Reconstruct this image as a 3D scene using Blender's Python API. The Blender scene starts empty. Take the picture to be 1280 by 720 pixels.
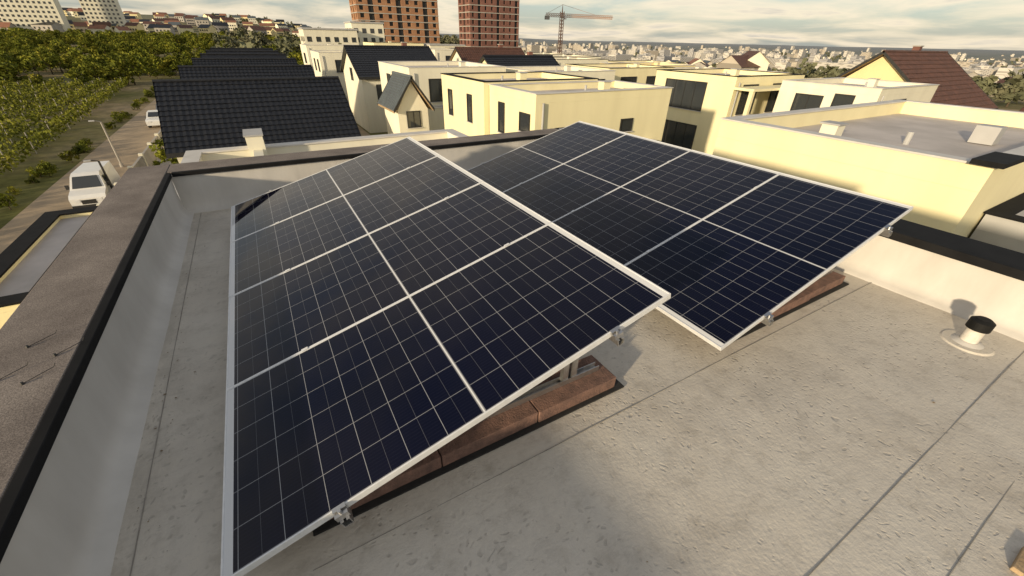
import bpy, math, random
import numpy as np
from mathutils import Vector, Matrix, noise
random.seed(7); rng=np.random.default_rng(7)
R=math.radians
scn=bpy.context.scene
scn.view_settings.view_transform='Standard'; scn.view_settings.look='None'; scn.view_settings.exposure=0
COL=bpy.context.collection
# ------------------------------------------------------------ materials
def new_mat(name):
    m=bpy.data.materials.new(name); m.use_nodes=True
    nt=m.node_tree; return m,nt,nt.nodes["Principled BSDF"]
def N(nt,t,**k):
    n=nt.nodes.new(t)
    for a,b in k.items(): setattr(n,a,b)
    return n
def noise_n(nt,scale,detail=5,rough=.6,vec=None,stretch=None):
    n=N(nt,"ShaderNodeTexNoise"); n.inputs["Scale"].default_value=scale; n.inputs["Detail"].default_value=detail; n.inputs["Roughness"].default_value=rough
    if vec is None:
        g=N(nt,"ShaderNodeNewGeometry"); vec=g.outputs["Position"]
    if stretch:
        mp=N(nt,"ShaderNodeMapping"); mp.inputs["Scale"].default_value=stretch; nt.links.new(vec,mp.inputs[0]); vec=mp.outputs[0]
    nt.links.new(vec,n.inputs["Vector"]); return n
def ramp(nt,src,stops):
    r=N(nt,"ShaderNodeValToRGB"); nt.links.new(src,r.inputs[0])
    e=r.color_ramp.elements
    while len(e)<len(stops): e.new(.5)
    for i,(p,c) in enumerate(stops):
        e[i].position=p; e[i].color=(*c,1) if len(c)==3 else c
    return r
def mixc(nt,fac,a,b,mode='MIX'):
    m=N(nt,"ShaderNodeMix",data_type='RGBA',blend_type=mode)
    for s,i in ((fac,0),(a,6),(b,7)):
        if hasattr(s,'links') or hasattr(s,'is_output'): nt.links.new(s,m.inputs[i])
        elif i==0: m.inputs[0].default_value=s
        else: m.inputs[i].default_value=(*s,1)
    return m.outputs[2]
def simple(name,c1,c2=None,rough=.7,scale=3,bump=0,bscale=None,metal=0,spec=.4,detail=3,stretch=None):
    m,nt,b=new_mat(name)
    c2=c2 or tuple(v*.8 for v in c1)
    n=noise_n(nt,scale,detail,stretch=stretch)
    r=ramp(nt,n.outputs[0],[(.32,c2),(.68,c1)])
    nt.links.new(r.outputs[0],b.inputs["Base Color"])
    b.inputs["Roughness"].default_value=rough; b.inputs["Metallic"].default_value=metal
    b.inputs["Specular IOR Level"].default_value=spec
    if bump:
        n2=noise_n(nt,bscale or scale*6,3,stretch=stretch)
        bp=N(nt,"ShaderNodeBump"); bp.inputs["Strength"].default_value=bump; bp.inputs["Distance"].default_value=.02
        nt.links.new(n2.outputs[0],bp.inputs["Height"]); nt.links.new(bp.outputs[0],b.inputs["Normal"])
    return m
M={}
WS=(1.6,1.6,.35)
M['cream']=simple('cream_render',(.84,.77,.50),(.76,.69,.44),.9,.6,stretch=WS,detail=5)
M['cream2']=simple('white_render',(.80,.765,.62),(.71,.675,.55),.9,.6,stretch=WS,detail=5)
M['yellow']=simple('yellow_render',(.78,.67,.38),(.70,.60,.34),.9,.5,stretch=WS,detail=5)
M['greywall']=simple('grey_render',(.45,.45,.45),(.36,.36,.36),.9,.8)
M['capw']=simple('light_coping',(.62,.60,.57),(.52,.50,.47),.6,2)
M['capd']=simple('dark_coping_metal',(.014,.014,.015),(.008,.008,.009),.75,4,0,spec=.12)
M['flat']=simple('neighbour_membrane',(.58,.53,.50),(.42,.385,.36),.8,.7,detail=6)
M['tile']=simple('dark_tile',(.016,.017,.021),(.008,.009,.012),.45,4)
M['tileb']=simple('brown_tile',(.13,.06,.04),(.07,.035,.025),.6,3)
M['tileg']=simple('grey_tile',(.10,.12,.13),(.07,.08,.09),.55,3)
M['tileo']=simple('orange_tile',(.28,.13,.08),(.2,.09,.055),.7,.3)
M['dark']=simple('dark_frame',(.03,.03,.03),(.02,.02,.02),.5,5)
M['brick']=simple('brick_tower',(.40,.22,.12),(.28,.14,.08),.9,.25,0)
M['brickr']=simple('red_brick_tower',(.23,.11,.085),(.15,.07,.055),.9,.25,0)
M['conc']=simple('concrete',(.42,.39,.35),(.32,.30,.27),.9,.7)
M['alu']=simple('aluminium',(.80,.81,.82),(.70,.71,.72),.42,20,0,metal=.25,spec=.5)
M['alud']=simple('aluminium_rail',(.55,.55,.55),(.42,.42,.42),.35,20,0,metal=.9)
M['paver']=simple('concrete_paver',(.25,.145,.11),(.13,.08,.065),.9,14,.5,90)
M['rubber']=simple('rubber_mat',(.03,.028,.026),(.02,.02,.02),.9,20)
M['seam']=simple('seam_dirt',(.34,.32,.285),(.22,.205,.18),.9,9)
M['asphalt']=simple('dusty_road',(.46,.35,.23),(.30,.235,.16),.95,.5,.4,6,detail=5)
M['crane']=simple('crane_paint',(.48,.24,.14),(.38,.20,.12),.6,1)
M['wood']=simple('timber',(.45,.33,.2),(.33,.23,.13),.8,8,.3,60)
M['bark']=simple('bark',(.10,.075,.05),(.06,.045,.03),.95,4)
M['leafd']=simple('dry_leaf',(.26,.19,.11),(.18,.13,.08),.9,30)
M['carw']=simple('white_car_paint',(.75,.75,.74),(.7,.7,.69),.3,2,spec=.6)
M['card']=simple('grey_car_paint',(.12,.13,.15),(.09,.1,.12),.3,2,spec=.6)
M['tyre']=simple('tyre',(.02,.02,.02),(.015,.015,.015),.9,9)
M['pvc']=simple('pvc_pipe',(.70,.67,.62),(.48,.45,.40),.5,12)
M['blackp']=simple('black_plastic',(.010,.010,.010),(.006,.006,.006),.6,12,spec=.2)
m,nt,b=new_mat('window_glass'); b.inputs["Base Color"].default_value=(.035,.04,.045,1); b.inputs["Roughness"].default_value=.06; b.inputs["Specular IOR Level"].default_value=.8; M['glass']=m
def city_mat(name,c):
    m,nt,b=new_mat(name)
    g=N(nt,"ShaderNodeNewGeometry")
    v=N(nt,"ShaderNodeTexBrick"); mp=N(nt,"ShaderNodeMapping"); mp.inputs["Rotation"].default_value=(R(90),0,R(25)); nt.links.new(g.outputs["Position"],mp.inputs[0]); nt.links.new(mp.outputs[0],v.inputs[0])
    v.offset=0; v.inputs["Scale"].default_value=1; v.inputs["Brick Width"].default_value=3.2; v.inputs["Row Height"].default_value=3.0; v.inputs["Mortar Size"].default_value=.75
    v.inputs["Color1"].default_value=tuple(x*.5 for x in c)+(1,); v.inputs["Color2"].default_value=tuple(x*.65 for x in c)+(1,); v.inputs["Mortar"].default_value=(*c,1)
    nt.links.new(v.outputs[0],b.inputs["Base Color"]); b.inputs["Roughness"].default_value=.9
    return m
M['city1']=city_mat('city_white',(.56,.53,.48)); M['city2']=city_mat('city_cream',(.48,.43,.36)); M['city3']=city_mat('city_grey',(.36,.355,.36))
def leaf(name,a,b_,c,sc=.55,lo=.6,hi=1.35):
    m,nt,b=new_mat(name)
    n=noise_n(nt,sc,2); r=ramp(nt,n.outputs[0],[(.3,a),(.52,b_),(.72,c)])
    oi=N(nt,"ShaderNodeObjectInfo"); hs=N(nt,"ShaderNodeHueSaturation")
    mr=N(nt,"ShaderNodeMapRange"); mr.inputs[3].default_value=lo; mr.inputs[4].default_value=hi
    nt.links.new(oi.outputs["Random"],mr.inputs[0]); nt.links.new(mr.outputs[0],hs.inputs["Value"]); nt.links.new(r.outputs[0],hs.inputs["Color"])
    nt.links.new(hs.outputs[0],b.inputs["Base Color"]); b.inputs["Roughness"].default_value=.8; b.inputs["Specular IOR Level"].default_value=.1
    return m
M['leaf']=leaf('tree_leaves',(.06,.075,.012),(.15,.165,.02),(.29,.26,.035))
M['vine']=leaf('vine_leaves',(.13,.15,.02),(.23,.245,.03),(.36,.34,.055))
M['leaff']=leaf('distant_leaves',(.11,.12,.07),(.14,.145,.085),(.18,.17,.11),.1,.8,1.2)  # paler, muted greens: distance haze is put into the leaf colour
# ------------------------------------------------------------ mesh batching
class MB:
    def __init__(s): s.v=[];s.f=[];s.m=[];s.mats=[]
    def mi(s,k):
        if k not in s.mats: s.mats.append(k)
        return s.mats.index(k)
    def poly(s,pts,k,T=None):
        o=len(s.v); s.v+=[tuple(T@Vector(p)) if T else tuple(p) for p in pts]; s.f.append(tuple(range(o,o+len(pts)))); s.m.append(s.mi(k))
    def box(s,x0,x1,y0,y1,z0,z1,k,T=None):
        o=len(s.v)
        c=[(x0,y0,z0),(x1,y0,z0),(x1,y1,z0),(x0,y1,z0),(x0,y0,z1),(x1,y0,z1),(x1,y1,z1),(x0,y1,z1)]
        s.v+=[tuple(T@Vector(p)) if T else p for p in c]
        for f in ((0,3,2,1),(4,5,6,7),(0,1,5,4),(1,2,6,5),(2,3,7,6),(3,0,4,7)): s.f.append(tuple(o+i for i in f)); s.m.append(s.mi(k))
    def cyl(s,p0,p1,r0,r1,k,n=16,cap=True):
        p0=Vector(p0);p1=Vector(p1); d=(p1-p0).normalized(); a=d.orthogonal().normalized(); b=d.cross(a)
        o=len(s.v)
        for p,r in((p0,r0),(p1,r1)):
            for i in range(n):
                t=2*math.pi*i/n; s.v.append(tuple(p+(a*math.cos(t)+b*math.sin(t))*r))
        for i in range(n):
            j=(i+1)%n; s.f.append((o+i,o+j,o+n+j,o+n+i)); s.m.append(s.mi(k))
        if cap:
            s.f.append(tuple(o+n+i for i in range(n))); s.m.append(s.mi(k))
            s.f.append(tuple(o+n-1-i for i in range(n))); s.m.append(s.mi(k))
    def obj(s,name,parent=None,bevel=0,smooth=False):
        me=bpy.data.meshes.new(name); me.from_pydata(s.v,[],s.f)
        for k in s.mats: me.materials.append(M[k])
        me.polygons.foreach_set("material_index",s.m)
        if smooth: me.polygons.foreach_set("use_smooth",[True]*len(s.f))
        me.update()
        ob=bpy.data.objects.new(name,me); COL.objects.link(ob)
        if parent: ob.parent=parent
        if bevel:
            bm=ob.modifiers.new("b","BEVEL"); bm.width=bevel; bm.segments=2; bm.limit_method='ANGLE'
        return ob
def empty(name):
    e=bpy.data.objects.new(name,None); COL.objects.link(e); return e
def sm(t): t=max(0,min(1,t)); return t*t*(3-2*t)
# ------------------------------------------------------------ ground
def gz(x,y):
    D=math.hypot(x,y); az=math.degrees(math.atan2(x,y)); q=.87*x+.5*y
    z=-7
    z-=38*sm((q-75)/650)*sm((az-22)/14)*sm((150-az)/30)
    z+=sm((14-az)/14)*sm((az+120)/40)*(1.5*sm((D-60)/200)+2.5*sm((D-220)/300)+20*sm((D-480)/450)+22*sm((D-900)/900))
    z+=sm((az-8)/6)*sm((34-az)/8)*3.5*sm((D-100)/120)
    if D>300:
        z+=noise.noise(Vector((x/900,y/900,.3)))*8*sm((D-500)/1500)
    if D>3000: z+=sm((D-3300)/3800)*(44+16*noise.noise(Vector((x/2600,y/2600,1.7)))+8*noise.noise(Vector((x/800,y/800,2.7))))
    return z
verts=[(0,0,-7)];faces=[]
radii=[4*1.105**i for i in range(84)]; NA=300
for r_ in radii:
    for a in range(NA):
        t=2*math.pi*a/NA; x=r_*math.sin(t); y=r_*math.cos(t); verts.append((x,y,gz(x,y)))
for a in range(NA): faces.append((0,1+(a+1)%NA,1+a))
for i in range(len(radii)-1):
    for a in range(NA):
        b2=(a+1)%NA; o=1+i*NA; faces.append((o+a,o+b2,o+NA+b2,o+NA+a))
me=bpy.data.meshes.new("ground"); me.from_pydata(verts,[],faces); me.polygons.foreach_set("use_smooth",[True]*len(faces))
g=bpy.data.objects.new("ground",me); COL.objects.link(g)
m,nt,b=new_mat('ground_mat')
n1=noise_n(nt,.05,5,.65); n2=noise_n(nt,.9,5,.7); n3=noise_n(nt,.0022,5,.65)
c1=ramp(nt,n1.outputs[0],[(.40,(.14,.14,.045)),(.52,(.22,.19,.09)),(.64,(.36,.28,.17))])
c2=ramp(nt,n2.outputs[0],[(.3,(.6,.6,.6)),(.7,(1.15,1.15,1.15))])
near=mixc(nt,1.0,c1.outputs[0],c2.outputs[0],'MULTIPLY')
far=ramp(nt,n3.outputs[0],[(.38,(.12,.14,.09)),(.5,(.20,.19,.13)),(.6,(.15,.16,.12)),(.7,(.26,.24,.18))])
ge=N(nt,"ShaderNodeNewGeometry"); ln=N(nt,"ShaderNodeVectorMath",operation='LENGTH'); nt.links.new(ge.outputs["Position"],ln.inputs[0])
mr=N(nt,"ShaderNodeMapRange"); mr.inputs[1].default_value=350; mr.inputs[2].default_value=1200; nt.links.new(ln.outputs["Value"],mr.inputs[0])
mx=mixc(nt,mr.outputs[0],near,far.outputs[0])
haze_fac=N(nt,"ShaderNodeMapRange"); haze_fac.inputs[1].default_value=1500; haze_fac.inputs[2].default_value=7000; haze_fac.inputs[4].default_value=.8; nt.links.new(ln.outputs["Value"],haze_fac.inputs[0])
mx=mixc(nt,haze_fac.outputs[0],mx,(.27,.29,.32))  # distance haze painted into the ground colour as a blue-grey tint
nt.links.new(mx,b.inputs["Base Color"]); b.inputs["Roughness"].default_value=1; b.inputs["Specular IOR Level"].default_value=.1
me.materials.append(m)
mb=MB(); pts=[(-11.0,-20),(-11.1,20),(-11.3,60),(-11.2,90),(-10,130),(-6,175)]
for (a,b_) in zip(pts,pts[1:]):
    mb.poly([(a[0]-2.1,a[1],gz(a[0]-2.1,a[1])+.02),(a[0]+2.1,a[1],gz(a[0]+2.1,a[1])+.02),(b_[0]+2.1,b_[1],gz(*b_)+.02),(b_[0]-2.1,b_[1],gz(*b_)+.02)],'asphalt')
mb.obj("road")
mb=MB(); mb.box(-8.75,-8.6,15,88,-7.02,-6.88,'conc'); mb.obj("kerb")
mb=MB(); mb.box(-8.3,-5.2,14,95,-7,-6.98,'conc'); mb.box(5.6,9.6,27.2,95,-7,-6.975,'asphalt'); mb.box(-5.1,30,13.8,27,-7,-6.982,'conc'); mb.obj("pavement")
# ------------------------------------------------------------ own building
H=empty("flat_roof_house")
m,nt,b=new_mat('roof_membrane'); M['mem']=m
na=noise_n(nt,.8,5,.65); nb=noise_n(nt,7,6,.7); nc=noise_n(nt,45,3,.6)
base=ramp(nt,na.outputs[0],[(.33,(.49,.445,.38)),(.5,(.575,.53,.46)),(.67,(.61,.57,.50))])
st=ramp(nt,nb.outputs[0],[(.30,(.80,.79,.77)),(.48,(1,1,1)),(.70,(1.07,1.07,1.06))])
c=mixc(nt,1,base.outputs[0],st.outputs[0],'MULTIPLY')
ge=N(nt,"ShaderNodeNewGeometry"); vo=N(nt,"ShaderNodeTexVoronoi"); vo.inputs["Scale"].default_value=22; vo.inputs["Randomness"].default_value=1
wn=noise_n(nt,4,2); vm=N(nt,"ShaderNodeVectorMath",operation='SCALE'); vm.inputs[3].default_value=.25; nt.links.new(wn.outputs["Color"],vm.inputs[0])
va=N(nt,"ShaderNodeVectorMath",operation='ADD'); nt.links.new(ge.outputs["Position"],va.inputs[0]); nt.links.new(vm.outputs[0],va.inputs[1]); nt.links.new(va.outputs[0],vo.inputs["Vector"])
dots=ramp(nt,vo.outputs["Distance"],[(.15,(1,1,1)),(.28,(0,0,0))])
msk=noise_n(nt,1.3,4,.6); mk=ramp(nt,msk.outputs[0],[(.43,(0,0,0)),(.56,(1,1,1))])
dm=N(nt,"ShaderNodeMath",operation='MULTIPLY'); nt.links.new(dots.outputs[0],dm.inputs[0]); nt.links.new(mk.outputs[0],dm.inputs[1])
dm2=N(nt,"ShaderNodeMath",operation='MULTIPLY'); dm2.inputs[1].default_value=.42; nt.links.new(dm.outputs[0],dm2.inputs[0])
c=mixc(nt,dm2.outputs[0],c,(.29,.265,.23))
nd=noise_n(nt,2.6,7,.78); sp=ramp(nt,nd.outputs[0],[(.57,(0,0,0)),(.70,(1,1,1))])
sp2=N(nt,"ShaderNodeMath",operation='MULTIPLY'); sp2.inputs[1].default_value=.5; nt.links.new(sp.outputs[0],sp2.inputs[0])
c=mixc(nt,sp2.outputs[0],c,(.38,.335,.275))
sc=noise_n(nt,3.0,5,.6,stretch=(.5,3.2,1)); scr=ramp(nt,sc.outputs[0],[(.490,(0,0,0)),(.498,(1,1,1)),(.502,(1,1,1)),(.510,(0,0,0))])
sc2=N(nt,"ShaderNodeMath",operation='MULTIPLY'); sc2.inputs[1].default_value=.14; nt.links.new(scr.outputs[0],sc2.inputs[0])
c=mixc(nt,sc2.outputs[0],c,(.25,.23,.20))
sxp=N(nt,"ShaderNodeSeparateXYZ"); nt.links.new(ge.outputs["Position"],sxp.inputs[0])
gm=N(nt,"ShaderNodeMapRange"); gm.inputs[1].default_value=-.75; gm.inputs[2].default_value=-1.15; nt.links.new(sxp.outputs[0],gm.inputs[0])
ng=noise_n(nt,6,6,.75,stretch=(1,.35,1)); gr=ramp(nt,ng.outputs[0],[(.42,(0,0,0)),(.66,(1,1,1))])
g2=N(nt,"ShaderNodeMath",operation='MULTIPLY'); nt.links.new(gm.outputs[0],g2.inputs[0]); nt.links.new(gr.outputs[0],g2.inputs[1])
g3=N(nt,"ShaderNodeMath",operation='MULTIPLY'); g3.inputs[1].default_value=.6; nt.links.new(g2.outputs[0],g3.inputs[0])
c=mixc(nt,g3.outputs[0],c,(.30,.275,.235))
nt.links.new(c,b.inputs["Base Color"])
rr=ramp(nt,nb.outputs[0],[(.3,(.5,.5,.5)),(.7,(.8,.8,.8))]); nt.links.new(rr.outputs[0],b.inputs["Roughness"])
ad=N(nt,"ShaderNodeMath",operation='ADD'); nt.links.new(nb.outputs[0],ad.inputs[0]); nt.links.new(nc.outputs[0],ad.inputs[1])
ad2=N(nt,"ShaderNodeMath",operation='SUBTRACT'); nt.links.new(ad.outputs[0],ad2.inputs[0]); nt.links.new(dm.outputs[0],ad2.inputs[1])
bp=N(nt,"ShaderNodeBump"); bp.inputs["Strength"].default_value=.4; bp.inputs["Distance"].default_value=.008; nt.links.new(ad2.outputs[0],bp.inputs["Height"]); nt.links.new(bp.outputs[0],b.inputs["Normal"])
M['memw']=simple('parapet_membrane',(.61,.59,.56),(.47,.45,.42),.65,1.6,.5,3.5,stretch=(1,1,.35),detail=5)
m,nt,b=new_mat('granule_coping'); M['gran']=m
na=noise_n(nt,2,4); nb=noise_n(nt,190,1,.8)
r1=ramp(nt,na.outputs[0],[(.35,(.17,.145,.13)),(.65,(.26,.225,.20))]); r2=ramp(nt,nb.outputs[0],[(.35,(.65,.65,.65)),(.65,(1.35,1.35,1.35))])
nt.links.new(mixc(nt,1,r1.outputs[0],r2.outputs[0],'MULTIPLY'),b.inputs["Base Color"]); b.inputs["Roughness"].default_value=.95; b.inputs["Specular IOR Level"].default_value=.2
bp=N(nt,"ShaderNodeBump"); bp.inputs["Strength"].default_value=.3; bp.inputs["Distance"].default_value=.003; nt.links.new(nb.outputs[0],bp.inputs["Height"]); nt.links.new(bp.outputs[0],b.inputs["Normal"])
XL,XR,YB,YN=-1.157,4.97,6.40,-5.0
def rz(x,y): return .006*noise.noise(Vector((x*1.1,y*1.1,0)))+.003*noise.noise(Vector((x*4,y*4,3)))
vs=[];fs=[];nx,ny=90,150
for j in range(ny+1):
    for i in range(nx+1):
        x=XL-.02+(XR-XL+.04)*i/nx; y=YN+(YB-YN+.02)*j/ny
        vs.append((x,y,rz(x,y)))
for j in range(ny):
    for i in range(nx):
        o=j*(nx+1)+i; fs.append((o,o+1,o+nx+2,o+nx+1))
me=bpy.data.meshes.new("roof_membrane"); me.from_pydata(vs,[],fs); me.polygons.foreach_set("use_smooth",[True]*len(fs)); me.materials.append(M['mem'])
o=bpy.data.objects.new("roof_membrane",me); COL.objects.link(o); o.parent=H
mb=MB(); mb.box(-1.58,5.38,-5.4,6.84,-7,-.05,'cream'); mb.obj("walls",H)
def parapet(name,p0,p1,inn,mat='memw',htop=.48,th=.42):
    mb=MB(); p0=Vector(p0);p1=Vector(p1);inn=Vector(inn)
    prof=[(.10,-.004),(.09,.012),(.05,.03),(.02,.06),(.0,.11),(-.004,.25),(0,htop),(-th,htop),(-th,-.3)]
    n=110; L=[]
    for i in range(n+1):
        p=p0.lerp(p1,i/n); row=[]
        for k,(d,z) in enumerate(prof):
            w=0
            if 1<k<6: w=.012*noise.noise(Vector((p.x*2.5+z*3,p.y*2.5,z*4)))+.008*noise.noise(Vector((p.x*7+z*3,p.y*7,z*9)))
            q=p+inn*(d+w); row.append((q.x,q.y,z))
        L.append(row)
    for i in range(n):
        for k in range(len(prof)-1):
            mb.poly([L[i][k],L[i+1][k],L[i+1][k+1],L[i][k+1]],mat)
    ob=mb.obj(name,H)
    import bmesh
    bm=bmesh.new(); bm.from_mesh(ob.data); bmesh.ops.remove_doubles(bm,verts=bm.verts,dist=1e-5); bmesh.ops.recalc_face_normals(bm,faces=bm.faces)
    for f in bm.faces: f.smooth=True
    bm.to_mesh(ob.data); bm.free()
    es=ob.modifiers.new("e","EDGE_SPLIT"); es.split_angle=R(50)
parapet("parapet_wall",(XL,YN,0),(XL,YB,0),(1,0,0))
parapet("parapet_wall_back",(XL,YB,0),(XR,YB,0),(0,-1,0))
parapet("parapet_wall_side",(XR,YN,0),(XR,YB,0),(-1,0,0))
mb=MB()
mb.box(-1.62,-1.19,-5.4,6.87,.484,.512,'gran'); mb.box(-1.188,-1.135,-5,6.36,.462,.516,'capd')
mb.box(-1.186,5.0,6.43,6.87,.484,.510,'gran'); mb.box(-1.132,4.93,6.365,6.425,.464,.514,'capd')
mb.box(5.0,5.42,-5.4,6.87,.484,.514,'capd'); mb.box(4.93,4.998,-5,6.35,.44,.518,'capd')
mb.obj("parapet_coping",H,bevel=.006)
mb=MB()
mb.box(-.985,-.981,YN,6.28,.0,.004,'seam')
for y in (1.14,.04,3.34,5.54): mb.box(-.3,4.88,y,y+.003,.0,.0045,'seam')
mb.box(1.3,4.88,-.275,-.272,.0,.0045,'seam')
mb.obj("membrane_seams",H)
mb=MB()
for i in range(300):
    if random.random()<.5: x=-1.02+abs(random.gauss(0,.10)); y=random.uniform(.6,6.2)
    else: x=random.uniform(-1,4.8); y=random.uniform(-.6,6.2)
    s=random.uniform(.002,.006) if random.random()<.94 else random.uniform(.007,.012); a=random.random()*6.28; z=rz(x,y)+.003
    mb.poly([(x+s*math.cos(a+t)*(1 if k%2 else .6),y+s*math.sin(a+t)*(1 if k%2 else .6),z+random.uniform(0,.5)*s) for k,t in enumerate((0,1.4,2.6,4.3))],'leafd' if s>.005 else 'seam')
mb.obj("roof_debris")
# ------------------------------------------------------------ solar panels
m,nt,b=new_mat('pv_cells'); M['pv']=m
uv=N(nt,"ShaderNodeUVMap"); sx=N(nt,"ShaderNodeSeparateXYZ"); nt.links.new(uv.outputs[0],sx.inputs[0])
def math_(op,a,b_=None,c_=None):
    n=N(nt,"ShaderNodeMath",operation=op)
    for i,s in enumerate((a,b_,c_)):
        if s is None: continue
        if hasattr(s,'is_output'): nt.links.new(s,n.inputs[i])
        else: n.inputs[i].default_value=s
    return n.outputs[0]
def line(coord,period,width,off=0):
    a=math_('ADD',coord,off); a=math_('DIVIDE',a,period); f=math_('FRACT',a); d=math_('ABSOLUTE',math_('SUBTRACT',f,.5)); return math_('GREATER_THAN',d,.5-width/period/2)
U,V=sx.outputs[0],sx.outputs[1]
au=math_('ABSOLUTE',U)
cw=.1870
lv=line(V,cw,.0030,cw*3)
lu=line(math_('SUBTRACT',au,.008),cw,.0030)
luh=line(math_('SUBTRACT',au,.008),cw/2,.0018)
mid=math_('LESS_THAN',au,.0048)
edge=math_('MAXIMUM',math_('GREATER_THAN',au,1.150),math_('GREATER_THAN',math_('ABSOLUTE',V),.5635))
main=math_('MAXIMUM',lv,lu)
bus=math_('MULTIPLY',line(V,cw/10,.0010,cw/20),.13)
fin=math_('MULTIPLY',luh,.34)
n1=noise_n(nt,1.2,3)
cellc=ramp(nt,n1.outputs[0],[(.3,(.0018,.0022,.010)),(.7,(.0030,.0034,.015))])
c=mixc(nt,bus,cellc.outputs[0],(.10,.10,.12))
c=mixc(nt,fin,c,(.25,.26,.28))
c=mixc(nt,math_('MULTIPLY',main,.62),c,(.42,.43,.45))
c=mixc(nt,math_('MAXIMUM',mid,edge),c,(.66,.67,.68))
nt.links.new(c,b.inputs["Base Color"]); b.inputs["Roughness"].default_value=.5; b.inputs["Specular IOR Level"].default_value=.0
b.inputs["Coat Weight"].default_value=1; b.inputs["Coat IOR"].default_value=1.33
du=noise_n(nt,2.2,4,.7); dr=ramp(nt,du.outputs[0],[(.3,(.01,.01,.01)),(.75,(.035,.035,.035))]); nt.links.new(dr.outputs[0],b.inputs["Coat Roughness"])
TILT=.2673; LP=2.392
def array(x0,y0,z0):
    A=empty("solar_panel_array")
    T=Matrix.Translation((x0,y0,z0))@Matrix.Rotation(-TILT,4,'Y')
    for i in range(4):
        ya=i*1.1495+.001; yb=ya+1.1475
        jz=random.uniform(-.0015,.0015)
        fr=MB(); fw=.0075; h=.035
        fr.box(0,LP,ya,ya+fw,-h+jz,jz,'alu',T); fr.box(0,LP,yb-fw,yb,-h+jz,jz,'alu',T)
        fr.box(0,fw,ya+fw,yb-fw,-h+jz,jz-.0005,'alu',T); fr.box(LP-fw,LP,ya+fw,yb-fw,-h+jz,jz-.0005,'alu',T)
        fr.obj("panel_frame",A,bevel=.001)
        gl=MB(); z=-.004+jz
        gl.poly([(fw,ya+fw,z),(LP-fw,ya+fw,z+random.uniform(-.001,.001)),(LP-fw,yb-fw,z),(fw,yb-fw,z)],'pv',T)
        ob=gl.obj("panel_glass",A); uvl=ob.data.uv_layers.new(name="UVMap")
        hu=LP/2-fw; hv=(yb-ya)/2-fw
        for l,uvv in zip(uvl.data,((-hu,-hv),(hu,-hv),(hu,hv),(-hu,hv))): l.uv=uvv
        bk=MB(); bk.poly([(fw,ya+fw,z-.006),(fw,yb-fw,z-.006),(LP-fw,yb-fw,z-.006),(LP-fw,ya+fw,z-.006)],'capw',T)
        bk.box(LP/2-.05,LP/2+.05,ya+.5,ya+.62,z-.03,z-.007,'blackp',T)
        bk.obj("backsheet",A)
    Ltot=4*1.1495
    ra=MB()
    for t in (.20,.83):
        xs=LP*t
        ra.box(xs-.02,xs+.02,-.045,Ltot+.04,-.0785,-.0745,'alud',T); ra.box(xs-.02,xs-.016,-.045,Ltot+.04,-.0745,-.036,'alud',T); ra.box(xs+.016,xs+.02,-.045,Ltot+.04,-.0745,-.036,'alud',T)
        ra.box(xs-.016,xs-.006,-.045,Ltot+.04,-.040,-.0365,'alud',T); ra.box(xs+.006,xs+.016,-.045,Ltot+.04,-.040,-.0365,'alud',T)
        for ye,sg in ((0,-1),(Ltot,1)):
            a,b_=sorted((ye+sg*.004,ye+sg*.034))
            ra.box(xs-.028,xs+.028,a,b_,-.036,-.006,'alud',T)
            a2,b2=sorted((ye-sg*.009,ye+sg*.012)); ra.box(xs-.028,xs+.028,a2,b2,.0018,.0055,'alud',T)
            ra.cyl(T@Vector((xs,ye+sg*.019,-.006)),T@Vector((xs,ye+sg*.019,.010)),.008,.008,'alud',8)
        for i in (1,2,3): ra.box(xs-.02,xs+.02,i*1.1495-.010,i*1.1495+.010,.002,.005,'alu',T)
    ra.obj("mounting_rails",A)
    cb_=MB()
    for i in range(4):
        pr=None
        for k in range(13):
            xx=1.15+.35*k/12+.02*math.sin(k); p=T@Vector((xx,.15+i*1.1495+.08*k,-.06-.05*math.sin(math.pi*k/12)))
            if pr: cb_.cyl(pr,p,.004,.004,'blackp',5,False)
            pr=p
    cb_.obj("cables",A)
    bl=MB(); sp=MB()
    z_at=lambda x: z0+(x-x0)*math.tan(TILT)
    for yc in (y0+.29,y0+1.72,y0+2.9,y0+4.2):
        xs=x0+.35; xe=x0+2.24
        k=0; x=xs
        while x<xe-.1:
            L=min(.62,xe-x); bl.box(x,x+L-.006,yc-.125+random.uniform(-.006,.006),yc+.125+random.uniform(-.006,.006),.012,.10+random.uniform(-.003,.003),'paver'); x+=L
        bl.box(xs-.04,xe+.03,yc-.16,yc+.15,.001,.011,'rubber')
        sp.box(xs-.05,xe-.1,yc-.022,yc+.022,.1035,.108,'alud'); sp.box(xs-.05,xe-.1,yc-.022,yc-.018,.108,.145,'alud'); sp.box(xs-.05,xe-.1,yc+.018,yc+.022,.108,.145,'alud')
        for px in (x0+1.93,x0+1.86):
            sp.box(px-.02,px+.02,yc-.017,yc-.012,.11,z_at(px)-.085,'alud'); sp.box(px-.02,px+.02,yc+.012,yc+.017,.11,z_at(px)-.085,'alud'); sp.box(px-.02,px-.015,yc-.012,yc+.012,.11,z_at(px)-.085,'alud')
        sp.box(.34,2.06,yc-y0-.02,yc-y0+.02,-.123,-.0795,'alud',T)
        p0=Vector((x0+1.2,yc+.03,.125)); p1=Vector((x0+1.85,yc+.03,z_at(x0+1.85)-.11)); sp.cyl(p0,p1,.014,.014,'alud',4)
    bl.obj("ballast_pavers",A,bevel=.006); sp.obj("support_frame",A)
    return A
array(-.5887,1.1591,2-1.8091)
array(2.3534,1.0994,2-1.7850)
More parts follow.
